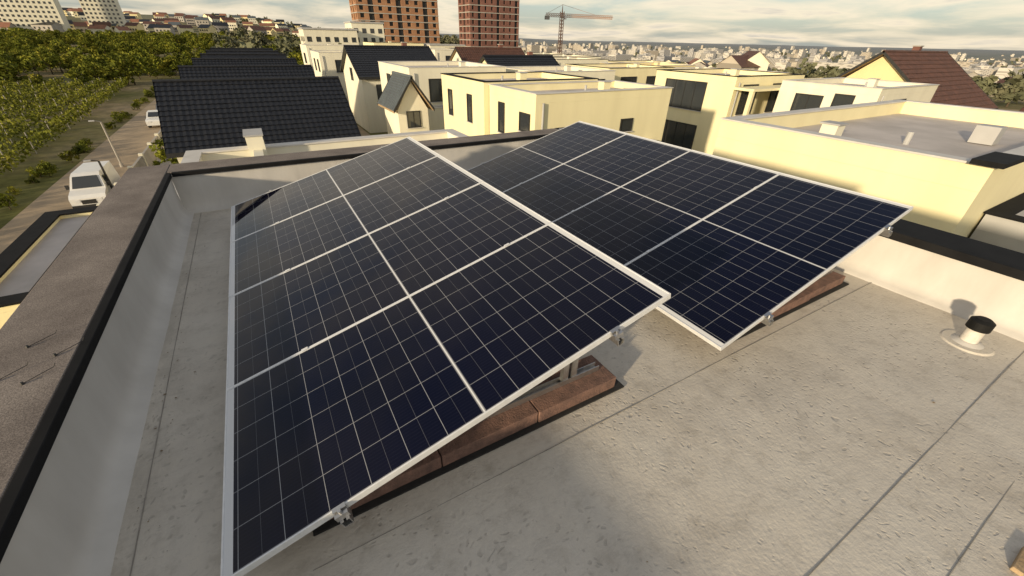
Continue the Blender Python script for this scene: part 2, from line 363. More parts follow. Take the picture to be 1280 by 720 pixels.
# ------------------------------------------------------------ small things on the roof
V_=empty("roof_vent_pipe"); px,py=4.45,.31
mb=MB(); mb.cyl((px,py,.0),(px,py,.012),.165,.15,'mem',40); mb.cyl((px,py,.012),(px,py,.03),.10,.062,'memw',32); mb.cyl((px,py,.03),(px,py,.15),.055,.055,'pvc',32); mb.obj("pipe",V_,smooth=False)
mb=MB(); mb.cyl((px,py,.145),(px,py,.215),.072,.072,'blackp',32); mb.cyl((px,py,.215),(px,py,.235),.072,.045,'blackp',32); mb.obj("cap",V_)
mb=MB(); mb.box(2.42,2.60,-.62,-.40,.004,.03,'wood'); mb.box(2.50,2.75,-.52,-.47,.031,.05,'wood'); mb.obj("timber_offcut",bevel=.003)
mb=MB()
for (x,y) in ((-1.46,2.50),(-1.34,2.42),(-1.27,2.62),(-1.42,2.78)):
    a=Vector((x,y,.516)); b_=a+Vector((.10,.07,.010)); mb.cyl(a,b_,.0018,.0018,'dark',6); mb.cyl(b_,b_+Vector((.008,.008,.015)),.0018,.0018,'dark',6); mb.cyl(a-Vector((0,0,.003)),a+Vector((0,0,.010)),.009,.005,'dark',8)
mb.obj("coping_wires")
# ------------------------------------------------------------ houses
def window(mb,face,c,z,w,h,plane,bars=1):
    f=.06
    def bx(a0,a1,z0,z1,d0,d1,k):
        if face=='-X': mb.box(plane-d1,plane-d0,a0,a1,z0,z1,k)
        elif face=='-Y': mb.box(a0,a1,plane-d1,plane-d0,z0,z1,k)
    bx(c-w/2,c+w/2,z-h/2,z+h/2,-.02,.012,'glass')
    bx(c-w/2-f,c-w/2,z-h/2-f,z+h/2+f,-.02,.05,'dark'); bx(c+w/2,c+w/2+f,z-h/2-f,z+h/2+f,-.02,.05,'dark')
    bx(c-w/2,c+w/2,z+h/2,z+h/2+f,-.02,.05,'dark'); bx(c-w/2-.12,c+w/2+.12,z-h/2-f-.04,z-h/2-.001-f,-.02,.10,'capw'); bx(c-w/2,c+w/2,z-h/2-f,z-h/2,-.02,.05,'dark')
    for i in range(bars):
        a=c-w/2+w*(i+1)/(bars+1); bx(a-.025,a+.025,z-h/2,z+h/2,.013,.035,'dark')
def flat_house(x0,x1,y0,y1,zt,wall='cream',wins=(),base=-7.2,cap='capw',name="white_flat_roof_house",extra=None,par=.35,vent=True):
    E=empty(name); mb=MB(); t=.28
    mb.box(x0,x1,y0,y1,base,zt-par,wall); mb.obj("walls",E)
    mb=MB(); mb.box(x0,x1,y0,y0+t,zt-par+.002,zt,wall); mb.box(x0,x1,y1-t,y1,zt-par+.002,zt,wall); mb.box(x0,x0+t,y0+t,y1-t,zt-par+.002,zt,wall); mb.box(x1-t,x1,y0+t,y1-t,zt-par+.002,zt,wall); mb.obj("parapet",E)
    mb=MB(); mb.box(x0+t,x1-t,y0+t,y1-t,zt-par+.004,zt-par+.03,'flat')
    c=.04; mb.box(x0-c,x1+c,y0-c,y0+t+c,zt+.002,zt+.04,cap); mb.box(x0-c,x1+c,y1-t-c,y1+c,zt+.002,zt+.04,cap); mb.box(x0-c,x0+t+c,y0+t+c+.002,y1-t-c-.002,zt+.002,zt+.04,cap); mb.box(x1-t-c,x1+c,y0+t+c+.002,y1-t-c-.002,zt+.002,zt+.04,cap)
    if vent:
        vx=x0+(x1-x0)*random.uniform(.35,.75); vy=y0+(y1-y0)*random.uniform(.35,.6)
        mb.box(vx,vx+.45,vy,vy+.45,zt-par+.02,zt+.2,wall); mb.box(vx-.05,vx+.5,vy-.05,vy+.5,zt+.202,zt+.24,'greywall'); mb.cyl((vx-1.2,vy,zt-par),(vx-1.2,vy,zt+.1),.06,.06,'greywall',8)
        mb.cyl((x0+.35,y0-.08,base),(x0+.35,y0-.08,zt-par),.05,.05,'greywall',8)
        mb.box(x1-1.6,x1-.8,y0-.36,y0-.06,zt-3.0,zt-2.45,'capw'); mb.cyl((x1-1.3,y0-.362,zt-2.72),(x1-1.3,y0-.37,zt-2.72),.2,.2,'dark',14)
    mb.obj("roof",E)
    if wins:
        mb=MB()
        for wd in wins:
            f,cc,z,w,h=wd[:5]; bars=wd[5] if len(wd)>5 else 1
            window(mb,f,cc,z,w,h,x0 if f=='-X' else y0,bars)
        mb.obj("windows",E)
    if extra:
        mb=MB(); extra(mb); mb.obj("details",E)
    return E
def tiled(mb,a,b_,c,d,mat,rows=14,amp=.035):
    a,b_,c,d=map(Vector,(a,b_,c,d)); n=(b_-a).cross(d-a).normalized()
    cols=int((b_-a).length/.30)
    for i in range(rows):
        t0=i/rows;t1=(i+1)/rows
        p0=a.lerp(d,t0)+n*amp;p1=b_.lerp(c,t0)+n*amp;q0=a.lerp(d,t1);q1=b_.lerp(c,t1)
        K=cols
        for k in range(K):
            u0=k/K;u1=(k+.5)/K;u2=(k+1)/K; w=n*.03
            mb.poly([p0.lerp(p1,u0),p0.lerp(p1,u1)+w,q0.lerp(q1,u1)+w,q0.lerp(q1,u0)],mat)
            mb.poly([p0.lerp(p1,u1)+w,p0.lerp(p1,u2),q0.lerp(q1,u2),q0.lerp(q1,u1)+w],mat)
        mb.poly([a.lerp(d,t0)-n*.02,b_.lerp(c,t0)-n*.02,p1,p0],mat)
def gable_house(x0,x1,y0,y1,ze,zr,axis='X',wall='cream',tile='tile',base=-7.2,ov=.35,wins=(),detail=True,name="gable_roof_house",chim=True):
    E=empty(name); mb=MB()
    xm,ym=(x0+x1)/2,(y0+y1)/2
    mb.box(x0+ov,x1-ov,y0+ov,y1-ov,base,ze,wall)
    if axis=='X':
        for x in (x0+ov,x1-ov-.2):
            for P in ([(x,y0+ov,ze),(x,y1-ov,ze),(x,ym,zr-.2)],[(x+.2,y0+ov,ze),(x+.2,ym,zr-.2),(x+.2,y1-ov,ze)]): mb.poly(P,wall)
    else:
        for y in (y0+ov,y1-ov-.2):
            for P in ([(x0+ov,y,ze),(xm,y,zr-.2),(x1-ov,y,ze)],[(x0+ov,y+.2,ze),(x1-ov,y+.2,ze),(xm,y+.2,zr-.2)]): mb.poly(P,wall)
    mb.obj("walls",E)
    mb=MB()
    if axis=='X':
        q=[((x0,y0,ze),(x1,y0,ze),(x1,ym,zr),(x0,ym,zr)),((x1,y1,ze),(x0,y1,ze),(x0,ym,zr),(x1,ym,zr))]
    else:
        q=[((x0,y1,ze),(x0,y0,ze),(xm,y0,zr),(xm,y1,zr)),((x1,y0,ze),(x1,y1,ze),(xm,y1,zr),(xm,y0,zr))]
    for Q in q:
        if detail: tiled(mb,*Q,tile)
        else: mb.poly(Q,tile)
        mb.poly([tuple(Vector(p)-Vector((0,0,.12))) for p in reversed(Q)],'wood' if tile!='tile' else 'dark')
    if axis=='X':
        mb.cyl((x0,ym,zr+.03),(x1,ym,zr+.03),.10,.10,tile,8); mb.box(x0,x1,y0-.02,y0,ze-.2,ze+.04,'dark')
        for x in (x0,x1):
            for ya in (y0,y1): mb.poly([(x,ya,ze+.06),(x,ym,zr+.08),(x,ym,zr-.14),(x,ya,ze-.16)],'dark')
    else:
        mb.cyl((xm,y0,zr+.03),(xm,y1,zr+.03),.10,.10,tile,8)
        for y in (y0,y1):
            for xa in (x0,x1): mb.poly([(xa,y,ze+.06),(xm,y,zr+.08),(xm,y,zr-.14),(xa,y,ze-.16)],'dark')
    if chim:
        cx,cy=x0+(x1-x0)*.7,ym+.8; mb.box(cx,cx+.5,cy,cy+.5,ze,zr+.4,'brickr'); mb.box(cx-.05,cx+.55,cy-.05,cy+.55,zr+.402,zr+.48,'conc')
    mb.obj("roof",E)
    if wins:
        mb=MB()
        for f,cc,z,w,h in wins: window(mb,f,cc,z,w,h,x0+ov if f=='-X' else y0+ov)
        mb.obj("windows",E)
    return E
for k,yr in enumerate((32.5,46,59.5,73,86.5,100)):
    gable_house(-4.85,5.25,yr-4.6,yr+4.6,-3.55,-.5,'X','cream2','tile',detail=k<3,wins=[('-X',yr-2,-5,1.0,1.2),('-X',yr+2,-5,1.0,1.2),('-Y',-2.5,-5,1.6,1.3),('-Y',2,-5,1.6,1.3)],chim=False)
flat_house(-1.9,5.6,7.0,13.7,-.72,'cream2',cap='capw',par=.5,vent=False,extra=lambda mb:(mb.box(-.40,-.18,7.3,13.4,-1.2,-.66,'cream2'),mb.box(-.5,-.10,13.0,13.9,-.9,-.32,'cream2'),mb.box(-.53,-.07,12.97,13.93,-.318,-.28,'greywall')))
flat_house(-5.3,-4.0,9.1,14.2,-2.0,'cream',cap='capd',par=.12,vent=False)
flat_house(-6.4,-5.5,4.0,9.0,-3.2,'cream',cap='capd',par=.12,vent=False)
wA=[('-X',18.9,-1.35,.5,1.3,0),('-X',16.7,-1.25,.8,.7,0),('-X',18.0,-4.6,1.6,1.9),('-Y',12.5,-4.6,2.2,1.6),('-Y',16.0,-1.6,.7,.5,0)]
flat_house(10.45,18.9,15.85,20.2,0,'cream',wA,cap='capw')
flat_house(10.15,17.6,20.25,26.0,.12,'cream',[('-X',22.0,-1.3,.5,1.3,0),('-X',24.7,-1.3,.5,1.3,0),('-X',23,-4.6,2,1.8)],cap='capd')
gable_house(7.3,10.0,27.2,31.2,-2.0,-.15,'Y','cream2','tileg',wins=[('-Y',8.65,-2.6,.8,.9)],chim=False)
flat_house(10.3,18.5,32.8,41.5,.05,'cream2',[('-X',35,-1.4,1,1.3),('-X',38.5,-1.4,1,1.3),('-Y',13,-1.5,2.4,1.5,2),('-Y',16.5,-1.5,1.2,1.5),('-Y',13,-4.8,3,1.8,2)])
flat_house(9.7,14.5,31.5,32.7,-2.6,'cream2',vent=False)
gable_house(9.5,19,47,57,-1.6,1.0,'X','cream2','tile',wins=[('-X',52,-1.6,1,1.1),('-Y',12,-3,1.5,1.3)],chim=True)
flat_house(8.2,16,62,70,.1,'cream2',[('-X',64,-1.4,1,1.3),('-X',67,-1.4,1,1.3),('-Y',11,-1.4,2,1.3)])
flat_house(8.5,17,76,84,.6,'cream2',[('-Y',11,-1.2,2,1.3),('-X',80,-1.2,2,1.3)])
flat_house(20,28,30,37,-.2,'cream2',[('-X',33,-1.5,1.2,1.3),('-Y',23,-1.5,1.6,1.3),('-Y',26,-1.5,1.6,1.3)])
gable_house(22,31,40,48,-1.8,.4,'X','cream','tile',wins=[('-X',44,-1.9,1,1.1)])
gable_house(24,34,52,60,-1.6,.9,'X','cream2','tileb',wins=[('-X',56,-1.9,1,1.1)])
def extB(mb):
    mb.box(10.95,12.2,1.75,2.2,.242,.33,'capd'); mb.box(13.2,13.6,5.4,5.8,-.2,.22,'cream2'); mb.box(13.15,13.65,5.35,5.85,.222,.26,'greywall')
    mb.box(17,17.5,3.2,3.7,-.2,.25,'greywall'); mb.cyl((15,4.4,-.25),(15,4.4,.1),.07,.07,'greywall',10)
flat_house(11.2,22.5,1.9,7.45,.2,'cream',[('-X',4.6,-2.6,.5,1.2,0),('-X',5.6,-2.6,.5,1.2,0),('-X',3.0,-2.6,1.6,1.2)],extra=extB,par=.45,vent=False)
flat_house(12.6,22,-4.5,1.85,-.9,'greywall',[('-X',.2,-3,2,1.6,4),('-X',-2.5,-3,2,1.6,4)],cap='capd')
def extC(mb):
    mb.box(28.05,36,17.0,18.45,-.6,-.45,'cream'); mb.box(28.1,28.35,17.05,17.3,-7,-.6,'cream')
flat_house(28.2,36.5,18.5,25.5,.15,'cream',[('-X',22.5,-1.3,3.6,1.8,3),('-Y',30,-1.3,1.6,1.8,2),('-Y',33.5,-1.3,1.6,1.8,1),('-X',22.5,-4.2,3.6,1.8,3),('-Y',30.5,-4.4,2.6,2,2)],extra=extC,cap='capd')
flat_house(31,39,11.3,17.0,0.0,'cream2',[('-X',13,-1.4,1.0,1.8,0),('-X',15,-1.4,1.6,1.4,1),('-Y',34,-1.4,1.6,1.4),('-X',14,-4.4,3.0,1.8,2)],cap='capw')
flat_house(25.8,31,12.2,16.8,-2.5,'cream',[('-X',14.5,-4.3,2.6,1.7,2)],cap='capd')
gable_house(41.5,53.5,11,21.2,-2.1,1.75,'X','yellow','tileb',base=-9,wins=[('-X',16,-1.7,1.2,1.2),('-X',18.5,-3.8,1.2,1.4),('-X',14,-3.8,1.2,1.4)],ov=.6)
gable_house(52,62,2,10,-3.8,-1.2,'Y','cream','tileb',base=-10,wins=[('-X',6,-5,1.2,1.4)],detail=False)
flat_house(44,50,1.5,8.5,-2.2,'brick',[('-X',4,-3.5,1.5,1.3),('-X',7,-3.5,1.5,1.3)],base=-10)
for (x0,y0,w,d,zt,wl) in ((30,33,9,7,-.2,'cream'),(41,30,8,7,-.5,'cream2'),(40,39,10,7,-.4,'yellow'),(52,33,9,8,-1,'cream'),(36,50,9,7,-.2,'cream2'),(48,47,10,8,-.6,'cream'),(60,44,9,8,-1.6,'cream2'),(62,27,9,7,-1.8,'cream'),(44,62,10,8,-.3,'cream2'),(58,60,10,8,-1.4,'cream'),(25,66,9,8,.4,'cream2'),(34,76,9,8,.3,'cream'),(50,78,10,8,-.5,'cream2'),(20,82,9,8,1.0,'cream'),(66,74,10,9,-2.4,'cream'),(56,19,8,6,-2.2,'cream2')):
    flat_house(x0,x0+w,y0,y0+d,zt,wl,[('-X',y0+d*.3,zt-1.5,1.2,1.4),('-X',y0+d*.7,zt-1.5,1.2,1.4),('-Y',x0+w*.3,zt-1.5,2,1.4,2),('-Y',x0+w*.66,zt-1.5,1.4,1.4)],base=-14,cap=random.choice(['capw','capd','capw']))
mb=MB(); mb.box(-8.5,-8.35,14,90,-7,-5.9,'conc')
for y in range(16,90,4): mb.box(-8.55,-8.3,y,y+.3,-7,-5.75,'cream2')
mb.obj("boundary_wall")
mb=MB(); mb.box(5.7,9.9,27.0,27.15,-7,-5.4,'conc'); mb.box(9.8,9.95,27.2,31,-7,-5.4,'conc'); mb.box(5.7,5.85,15,26.98,-7,-5.6,'conc'); mb.box(5.86,9.7,22,22.15,-7,-5.3,'greywall'); mb.obj("garden_wall")
# ------------------------------------------------------------ towers
def tower(x0,y0,w,d,h,zb,mat,name,bay=4.2):
    E=empty(name); mb=MB(); fl=3.0; n=int(h/fl)
    mb.box(x0+.6,x0+w-.6,y0+.6,y0+d-.6,zb,zb+h,'dark'); mb.obj("core",E)
    mb=MB()
    nb=int(w/bay); nd=int(d/bay); bw=w/nb; bd=d/nd
    for k in range(n+1): mb.box(x0-.12,x0+w+.12,y0-.12,y0+d+.12,zb+k*fl,zb+k*fl+.4,'conc')
    mb.obj("floor_slabs",E); mb=MB()
    for k in range(n):
        z=zb+k*fl
        for i in range(nb):
            xa=x0+i*bw
            open_=(i%3==1); pw=.9 if open_ else 1.25
            mb.box(xa,xa+pw,y0,y0+.6,z+.4,z+fl,mat); mb.box(xa+bw-pw,xa+bw-.003,y0,y0+.6,z+.4,z+fl,mat)
            if not open_: mb.box(xa+pw,xa+bw-pw,y0+.01,y0+.6,z+.4,z+1.25,mat)
        for i in range(nd):
            ya=y0+i*bd+(.61 if i==0 else 0); pw=1.2
            mb.box(x0,x0+.6,ya,ya+pw,z+.4,z+fl,mat); mb.box(x0,x0+.6,y0+(i+1)*bd-pw,y0+(i+1)*bd-.003,z+.4,z+fl,mat)
            if i%2==0: mb.box(x0+.01,x0+.6,ya+pw,y0+(i+1)*bd-pw,z+.4,z+1.25,mat)
    mb.obj("facade",E)
    return E
tower(51,232,40,14,66,-4,'brick',"unfinished_apartment_tower")
tower(104,222,29,14,60,-8,'brickr',"unfinished_apartment_tower",bay=3.6)
for (x0,y0,w,d,h,zb) in ((20,178,18,14,10.5,-7),(38,186,12,12,13,-7),(70,190,16,12,7,-8),(90,180,18,12,6,-8),(-150,505,34,14,42,-4),(-108,540,24,14,30,0)):
    E=empty("apartment_block"); mb=MB(); mb.box(x0,x0+w,y0,y0+d,zb-4,zb+h,'cream2'); mb.obj("walls",E); mb=MB()
    mb.box(x0-.3,x0+w+.3,y0-.3,y0+d+.3,zb+h+.01,zb+h+.5,'greywall'); mb.obj("roof",E); mb=MB()
    for k in range(int(h/3)):
        for i in range(int(w/3)):
            window(mb,'-Y',x0+1.5+i*3,zb+1.6+k*3,1.4,1.4,y0,0)
        for i in range(int(d/3)): window(mb,'-X',y0+1.5+i*3,zb+1.6+k*3,1.4,1.4,x0,0)
    mb.obj("windows",E)
# crane
E=empty("tower_crane"); mb=MB(); cx,cy=176.3,242.7; top=15.0; zb=gz(cx,cy)
def lattice(mb,p0,p1,w,seg,r=.09):
    p0=Vector(p0);p1=Vector(p1); d=(p1-p0); a=d.normalized().orthogonal().normalized(); b_=d.normalized().cross(a)
    if abs(d.normalized().z)>.9: a=Vector((1,0,0)); b_=Vector((0,1,0))
    cs=[a*w/2+b_*w/2,a*w/2-b_*w/2,-a*w/2-b_*w/2,-a*w/2+b_*w/2]
    for c in cs: mb.cyl(p0+c,p1+c,r*1.5,r*1.5,'crane',4)
    for i in range(seg):
        q0=p0+d*i/seg;q1=p0+d*(i+1)/seg
        for k in range(4):
            mb.cyl(q0+cs[k],q1+cs[(k+1)%4],r,r,'crane',4)
lattice(mb,(cx,cy,zb),(cx,cy,top+2),1.8,18,.12)
jd=Vector((math.sin(R(100)),math.cos(R(100)),0))
lattice(mb,Vector((cx,cy,top)),Vector((cx,cy,top))+jd*36,1.3,24,.1)
lattice(mb,Vector((cx,cy,top)),Vector((cx,cy,top))-jd*11,1.3,7,.1)
mb.cyl((cx,cy,top+2),(cx,cy,top+5.5),.35,.1,'crane',4)
mb.cyl((cx,cy,top+5.5),Vector((cx,cy,top+.8))+jd*24,.09,.09,'crane',4); mb.cyl((cx,cy,top+5.5),Vector((cx,cy,top+.8))-jd*10,.09,.09,'crane',4)
mb.obj("lattice",E); mb=MB(); q=Vector((cx,cy,top))-jd*10; mb.box(q.x-1.2,q.x+1.2,q.y-1,q.y+1,top-2.4,top-.5,'conc'); mb.box(cx+.9,cx+2.4,cy-1.6,cy-.2,top-2,top,'carw'); mb.obj("counterweight_and_cab",E)
# ------------------------------------------------------------ vehicles
def vehicle(name,x,y,L,W,prof,glassz,mat,sc=1):
    E=empty(name); T=Matrix.Translation((x,y,-6.98))@Matrix.Scale(sc,4)
    mb=MB(); n=len(prof)
    def inset(z): return 0 if z<glassz else (z-glassz)*.22
    Lf=[(-W/2+inset(z),s,z) for s,z in prof]; Rt=[(W/2-inset(z),s,z) for s,z in prof]
    mb.poly(Lf,mat,T); mb.poly(list(reversed(Rt)),mat,T)
    for i in range(n):
        j=(i+1)%n; mb.poly([Lf[j],Lf[i],Rt[i],Rt[j]],mat,T)
    mb.obj("body",E,bevel=.05)
    mb=MB()
    for s in (L*.17,L*.8):
        for sx_ in (-1,1):
            a=T@Vector((sx_*(W/2-.2),s,.33)); b_=T@Vector((sx_*(W/2+.02),s,.33)); mb.cyl(a,b_,.33*sc,.33*sc,'tyre',18); mb.cyl(b_,b_+Vector((sx_*.01,0,0)),.2*sc,.18*sc,'alud',12)
    mb.obj("wheels",E)
    return E,T
E,T=vehicle("white_van",-9.75,31.3,5.4,2.0,[(0,.35),(0,.95),(.25,1.15),(.95,1.35),(1.6,2.15),(2.0,2.3),(5.3,2.3),(5.4,.4)],1.3,'carw',.80)
mb=MB(); mb.poly([(-.82,1.0,1.425),(.82,1.0,1.425),(.68,1.56,2.13),(-.68,1.56,2.13)],'glass',T@Matrix.Translation((0,-.03,.02)))
for sx_ in (-1,1): mb.poly([(sx_*1.01,1.45,1.3),(sx_*1.01,2.4,1.3),(sx_*.86,2.4,2.0),(sx_*.86,1.75,2.0)],'glass',T)
mb.box(-.75,-.45,-.02,.02,.7,.9,'alu',T); mb.box(.45,.75,-.02,.02,.7,.9,'alu',T); mb.box(-.4,.4,-.02,.01,.55,.85,'dark',T); mb.box(-1,1,-.06,.02,.3,.5,'dark',T)
for sx_ in (-1,1): mb.box(sx_*1.15-.1,sx_*1.15+.1,1.3,1.4,1.35,1.65,'dark',T)
mb.obj("windows_and_lights",E)
for i,(x,y,mt) in enumerate(((-9.9,59,'carw'),(-9.9,66,'card'),(-10.1,73,'carw'))):
    E,T=vehicle("parked_car",x,y,4.3,1.75,[(0,.3),(0,.7),(.15,.82),(1.1,.95),(1.75,1.42),(3.0,1.45),(3.9,1.05),(4.25,1.0),(4.3,.35)],.92,mt)
    mb=MB(); mb.poly([(-.72,1.15,1.0),(.72,1.15,1.0),(.62,1.72,1.4),(-.62,1.72,1.4)],'glass',T@Matrix.Translation((0,-.03,.02)))
    for sx_ in (-1,1): mb.poly([(sx_*.875,1.4,.98),(sx_*.875,3.5,.98),(sx_*.78,3.0,1.38),(sx_*.78,1.85,1.38)],'glass',T)
    mb.box(-.7,-.4,-.02,.02,.6,.74,'alu',T); mb.box(.4,.7,-.02,.02,.6,.74,'alu',T); mb.obj("windows_and_lights",E)
for (x,y,h,mt) in ((-10.2,42,3.3,'conc'),(-8.95,33.0,2.4,'dark')):
    E=empty("street_lamp"); mb=MB(); mb.cyl((x,y,-7),(x,y,-7+h),.08,.05,mt,10); mb.cyl((x,y,-7),(x,y,-6.7),.14,.12,mt,10); mb.obj("pole",E)
    mb=MB(); mb.cyl((x,y,-7+h),(x-.3,y-.1,-7+h+.08),.03,.025,mt,8); mb.box(x-.6,x-.28,y-.2,y-.04,-7+h+.05,-7+h+.12,'greywall'); mb.obj("head",E)
# ------------------------------------------------------------ vegetation
def leafquads(C,size):
    n=len(C); nrm=rng.normal(size=(n,3)); nrm[:,2]=np.abs(nrm[:,2]); nrm/=np.linalg.norm(nrm,axis=1)[:,None]
    a=np.cross(nrm,rng.normal(size=(n,3))); a/=np.linalg.norm(a,axis=1)[:,None]; b_=np.cross(nrm,a)
    s=(size*(.6+.8*rng.random(n)))[:,None]
    return np.stack([C-a*s-b_*s*.6,C+a*s*.3-b_*s*.8,C+a*s+b_*s*.5,C-a*s*.2+b_*s*.8],1).reshape(-1,3)
def mesh_np(name,V,mats,nq,idx=None):
    me=bpy.data.meshes.new(name); me.vertices.add(len(V)); me.vertices.foreach_set("co",V.astype(np.float32).ravel())
    me.loops.add(nq*4); me.loops.foreach_set("vertex_index",np.arange(nq*4,dtype=np.int32)); me.polygons.add(nq); me.polygons.foreach_set("loop_start",np.arange(0,nq*4,4,dtype=np.int32))
    if idx is not None: me.polygons.foreach_set("material_index",idx)
    for k in mats: me.materials.append(M[k])
    me.update(calc_edges=True); return me
def tree_mesh(name,nl,leafsize,mat):
    lumps=[]
    for i in range(16):
        th=rng.random()*2*math.pi; rr=1.9*math.sqrt(rng.random()); z=2.0+3.2*rng.random(); rr*=1-.55*max(0,(z-3.6)/1.8)
        lumps.append((rr*math.cos(th),rr*math.sin(th),z,.45+.7*rng.random()))
    C=[]
    for i in range(nl):
        l=lumps[rng.integers(16)]; d=rng.normal(size=3); d/=np.linalg.norm(d); r_=l[3]*(.55+.5*rng.random())
        C.append((l[0]+d[0]*r_,l[1]+d[1]*r_,l[2]+d[2]*r_*.8))
    V=leafquads(np.array(C),leafsize)
    tv=[]
    def limb(p0,p1,r0,r1):
        p0=Vector(p0);p1=Vector(p1); d=(p1-p0).normalized(); a=d.orthogonal().normalized(); b_=d.cross(a); n=5
        for i in range(n):
            t0=2*math.pi*i/n;t1=2*math.pi*(i+1)/n
            f=lambda p,r_,t: tuple(p+(a*math.cos(t)+b_*math.sin(t))*r_)
            tv.extend([f(p0,r0,t0),f(p0,r0,t1),f(p1,r1,t1),f(p1,r1,t0)])
    limb((0,0,-.5),(0,0,2.6),.16,.10)
    for l in lumps[:7]: limb((0,0,1.8+.5*random.random()),(l[0],l[1],l[2]),.07,.02)
    TV=np.array(tv); nq1=len(V)//4; nq2=len(TV)//4
    return mesh_np(name,np.vstack([V,TV]),[mat,'bark'],nq1+nq2,np.array([0]*nq1+[1]*nq2,dtype=np.int32))
tm=[tree_mesh("tree_a",700,.22,'leaf') for _ in range(6)]
tf=[tree_mesh("tree_far",130,.55,'leaff') for _ in range(4)]
VE=empty("tree_mass")
def inst(me,x,y,s,par):
    ob=bpy.data.objects.new("tree",me); ob.location=(x,y,gz(x,y)-.2); ob.rotation_euler=(0,0,random.random()*6.28); ob.scale=(s*random.uniform(.9,1.3),s*random.uniform(.9,1.3),s*random.uniform(.7,1.1)); ob.parent=par; COL.objects.link(ob)
c=0
while c<1150:
    D=62+430*random.random()**1.25; az=random.uniform(-30,6); x=D*math.sin(R(az)); y=D*math.cos(R(az))
    if x>-17 and y<115: continue
    if x>-44-.12*(y-60) and y<105 : continue
    if noise.noise(Vector((x/26,y/26,5)))<-.2: continue
    inst(random.choice(tm),x,y,random.uniform(.4,.95)*(1+.2*(D>250)),VE); c+=1
for i in range(60):
    y=random.uniform(20,110); inst(random.choice(tm),-13.8-random.random()*1.0,y,random.uniform(.10,.24),VE)
for i in range(16):
    inst(random.choice(tm),random.choice([-6.8,7.2])+random.uniform(-.6,.6),random.uniform(38,100),random.uniform(.3,.5),VE)
for (x,y) in ((7.5,24.5),(8.8,23.5),(6.5,20),(19.8,27.5),(26.8,26),(24,14),(23.8,10),(27,9.5),(40,24),(39.5,9)):
    inst(random.choice(tm),x,y,random.uniform(.35,.55),VE)
TE=empty("distant_trees")
c=0
while c<1700:
    D=110*math.exp(random.random()*3.5); az=random.uniform(-2,86); x=D*math.sin(R(az)); y=D*math.cos(R(az))
    if noise.noise(Vector((x/140,y/140,9)))<-.1: continue
    inst(random.choice(tf),x,y,random.uniform(.6,1.15)*(1+D/1600),TE); c+=1
C=[]
for k in range(13):
    x0=-15.6-2.9*k
    y=18.0
    while y<108:
        y+=.024
        if noise.noise(Vector((x0,y*.35,0)))<-.55: continue
        hh=1.25+.35*noise.noise(Vector((x0,y*.8,4)))
        C.append((x0-.05*(y-20)+random.gauss(0,.27),y,-7+.25+hh*random.random()**.8))
C=np.array(C)
for i in range(len(C)): C[i,2]+=gz(C[i,0],C[i,1])+7
V=leafquads(C,.12); me=mesh_np("vineyard",V,['vine'],len(C)); ob=bpy.data.objects.new("vineyard",me); COL.objects.link(ob)
mb=MB()
for k in range(13):
    for y in range(20,108,6):
        x=-15.6-2.9*k-.05*(y-20); z=gz(x,y); mb.cyl((x,y,z),(x,y,z+1.7),.04,.04,'conc',5)
mb.obj("vineyard_posts")
# ------------------------------------------------------------ distant town
mb=MB(); c=0
while c<1900:
    u=random.random(); D=150*math.exp(u*3.5); az=random.uniform(31,88); x=D*math.sin(R(az)); y=D*math.cos(R(az))
    if D<260 and az>58: continue
    if noise.noise(Vector((x/500,y/500,2)))<-.3: continue
    z=gz(x,y); c+=1
    T=Matrix.Translation((x,y,z))@Matrix.Rotation(random.choice([0,.2,.5,.9,1.3])+random.uniform(-.05,.05),4,'Z')
    if D>650 and random.random()<.38:
        w=random.uniform(14,55);d=random.uniform(12,16);h=random.choice([12,15,15,15,27,27,30]); mb.box(-w/2,w/2,-d/2,d/2,-6,h,random.choice(['city1','city1','city2','city3']),T); mb.box(-w*.3,-w*.3+4,-2,2,h+.1,h+3,'city3',T)
    else:
        w=random.uniform(8,14);d=random.uniform(7,11);h=random.uniform(3,6.5); wl=random.choice(['cream2','cream2','conc','conc','city2']); tl=random.choice(['tileb','tileo','tileg','tileg','conc','tileb'])
        mb.box(-w/2+.4,w/2-.4,-d/2+.4,d/2-.4,-6,h,wl,T); r_=random.uniform(1.8,3.2)
        mb.poly([(-w/2,-d/2,h),(w/2,-d/2,h),(w/2,0,h+r_),(-w/2,0,h+r_)],tl,T); mb.poly([(w/2,d/2,h),(-w/2,d/2,h),(-w/2,0,h+r_),(w/2,0,h+r_)],tl,T)
        for sx_ in(-1,1): mb.poly([(sx_*(w/2-.4),-d/2,h),(sx_*(w/2-.4),d/2,h),(sx_*(w/2-.4),0,h+r_)],wl,T)
        if D<900:
            for i in range(3):
                xx=-w/2+1.5+i*(w-3)/2.4; mb.box(xx,xx+1.2,-d/2+.35,-d/2+.5,h-2,h-.7,'glass',T)
c=0
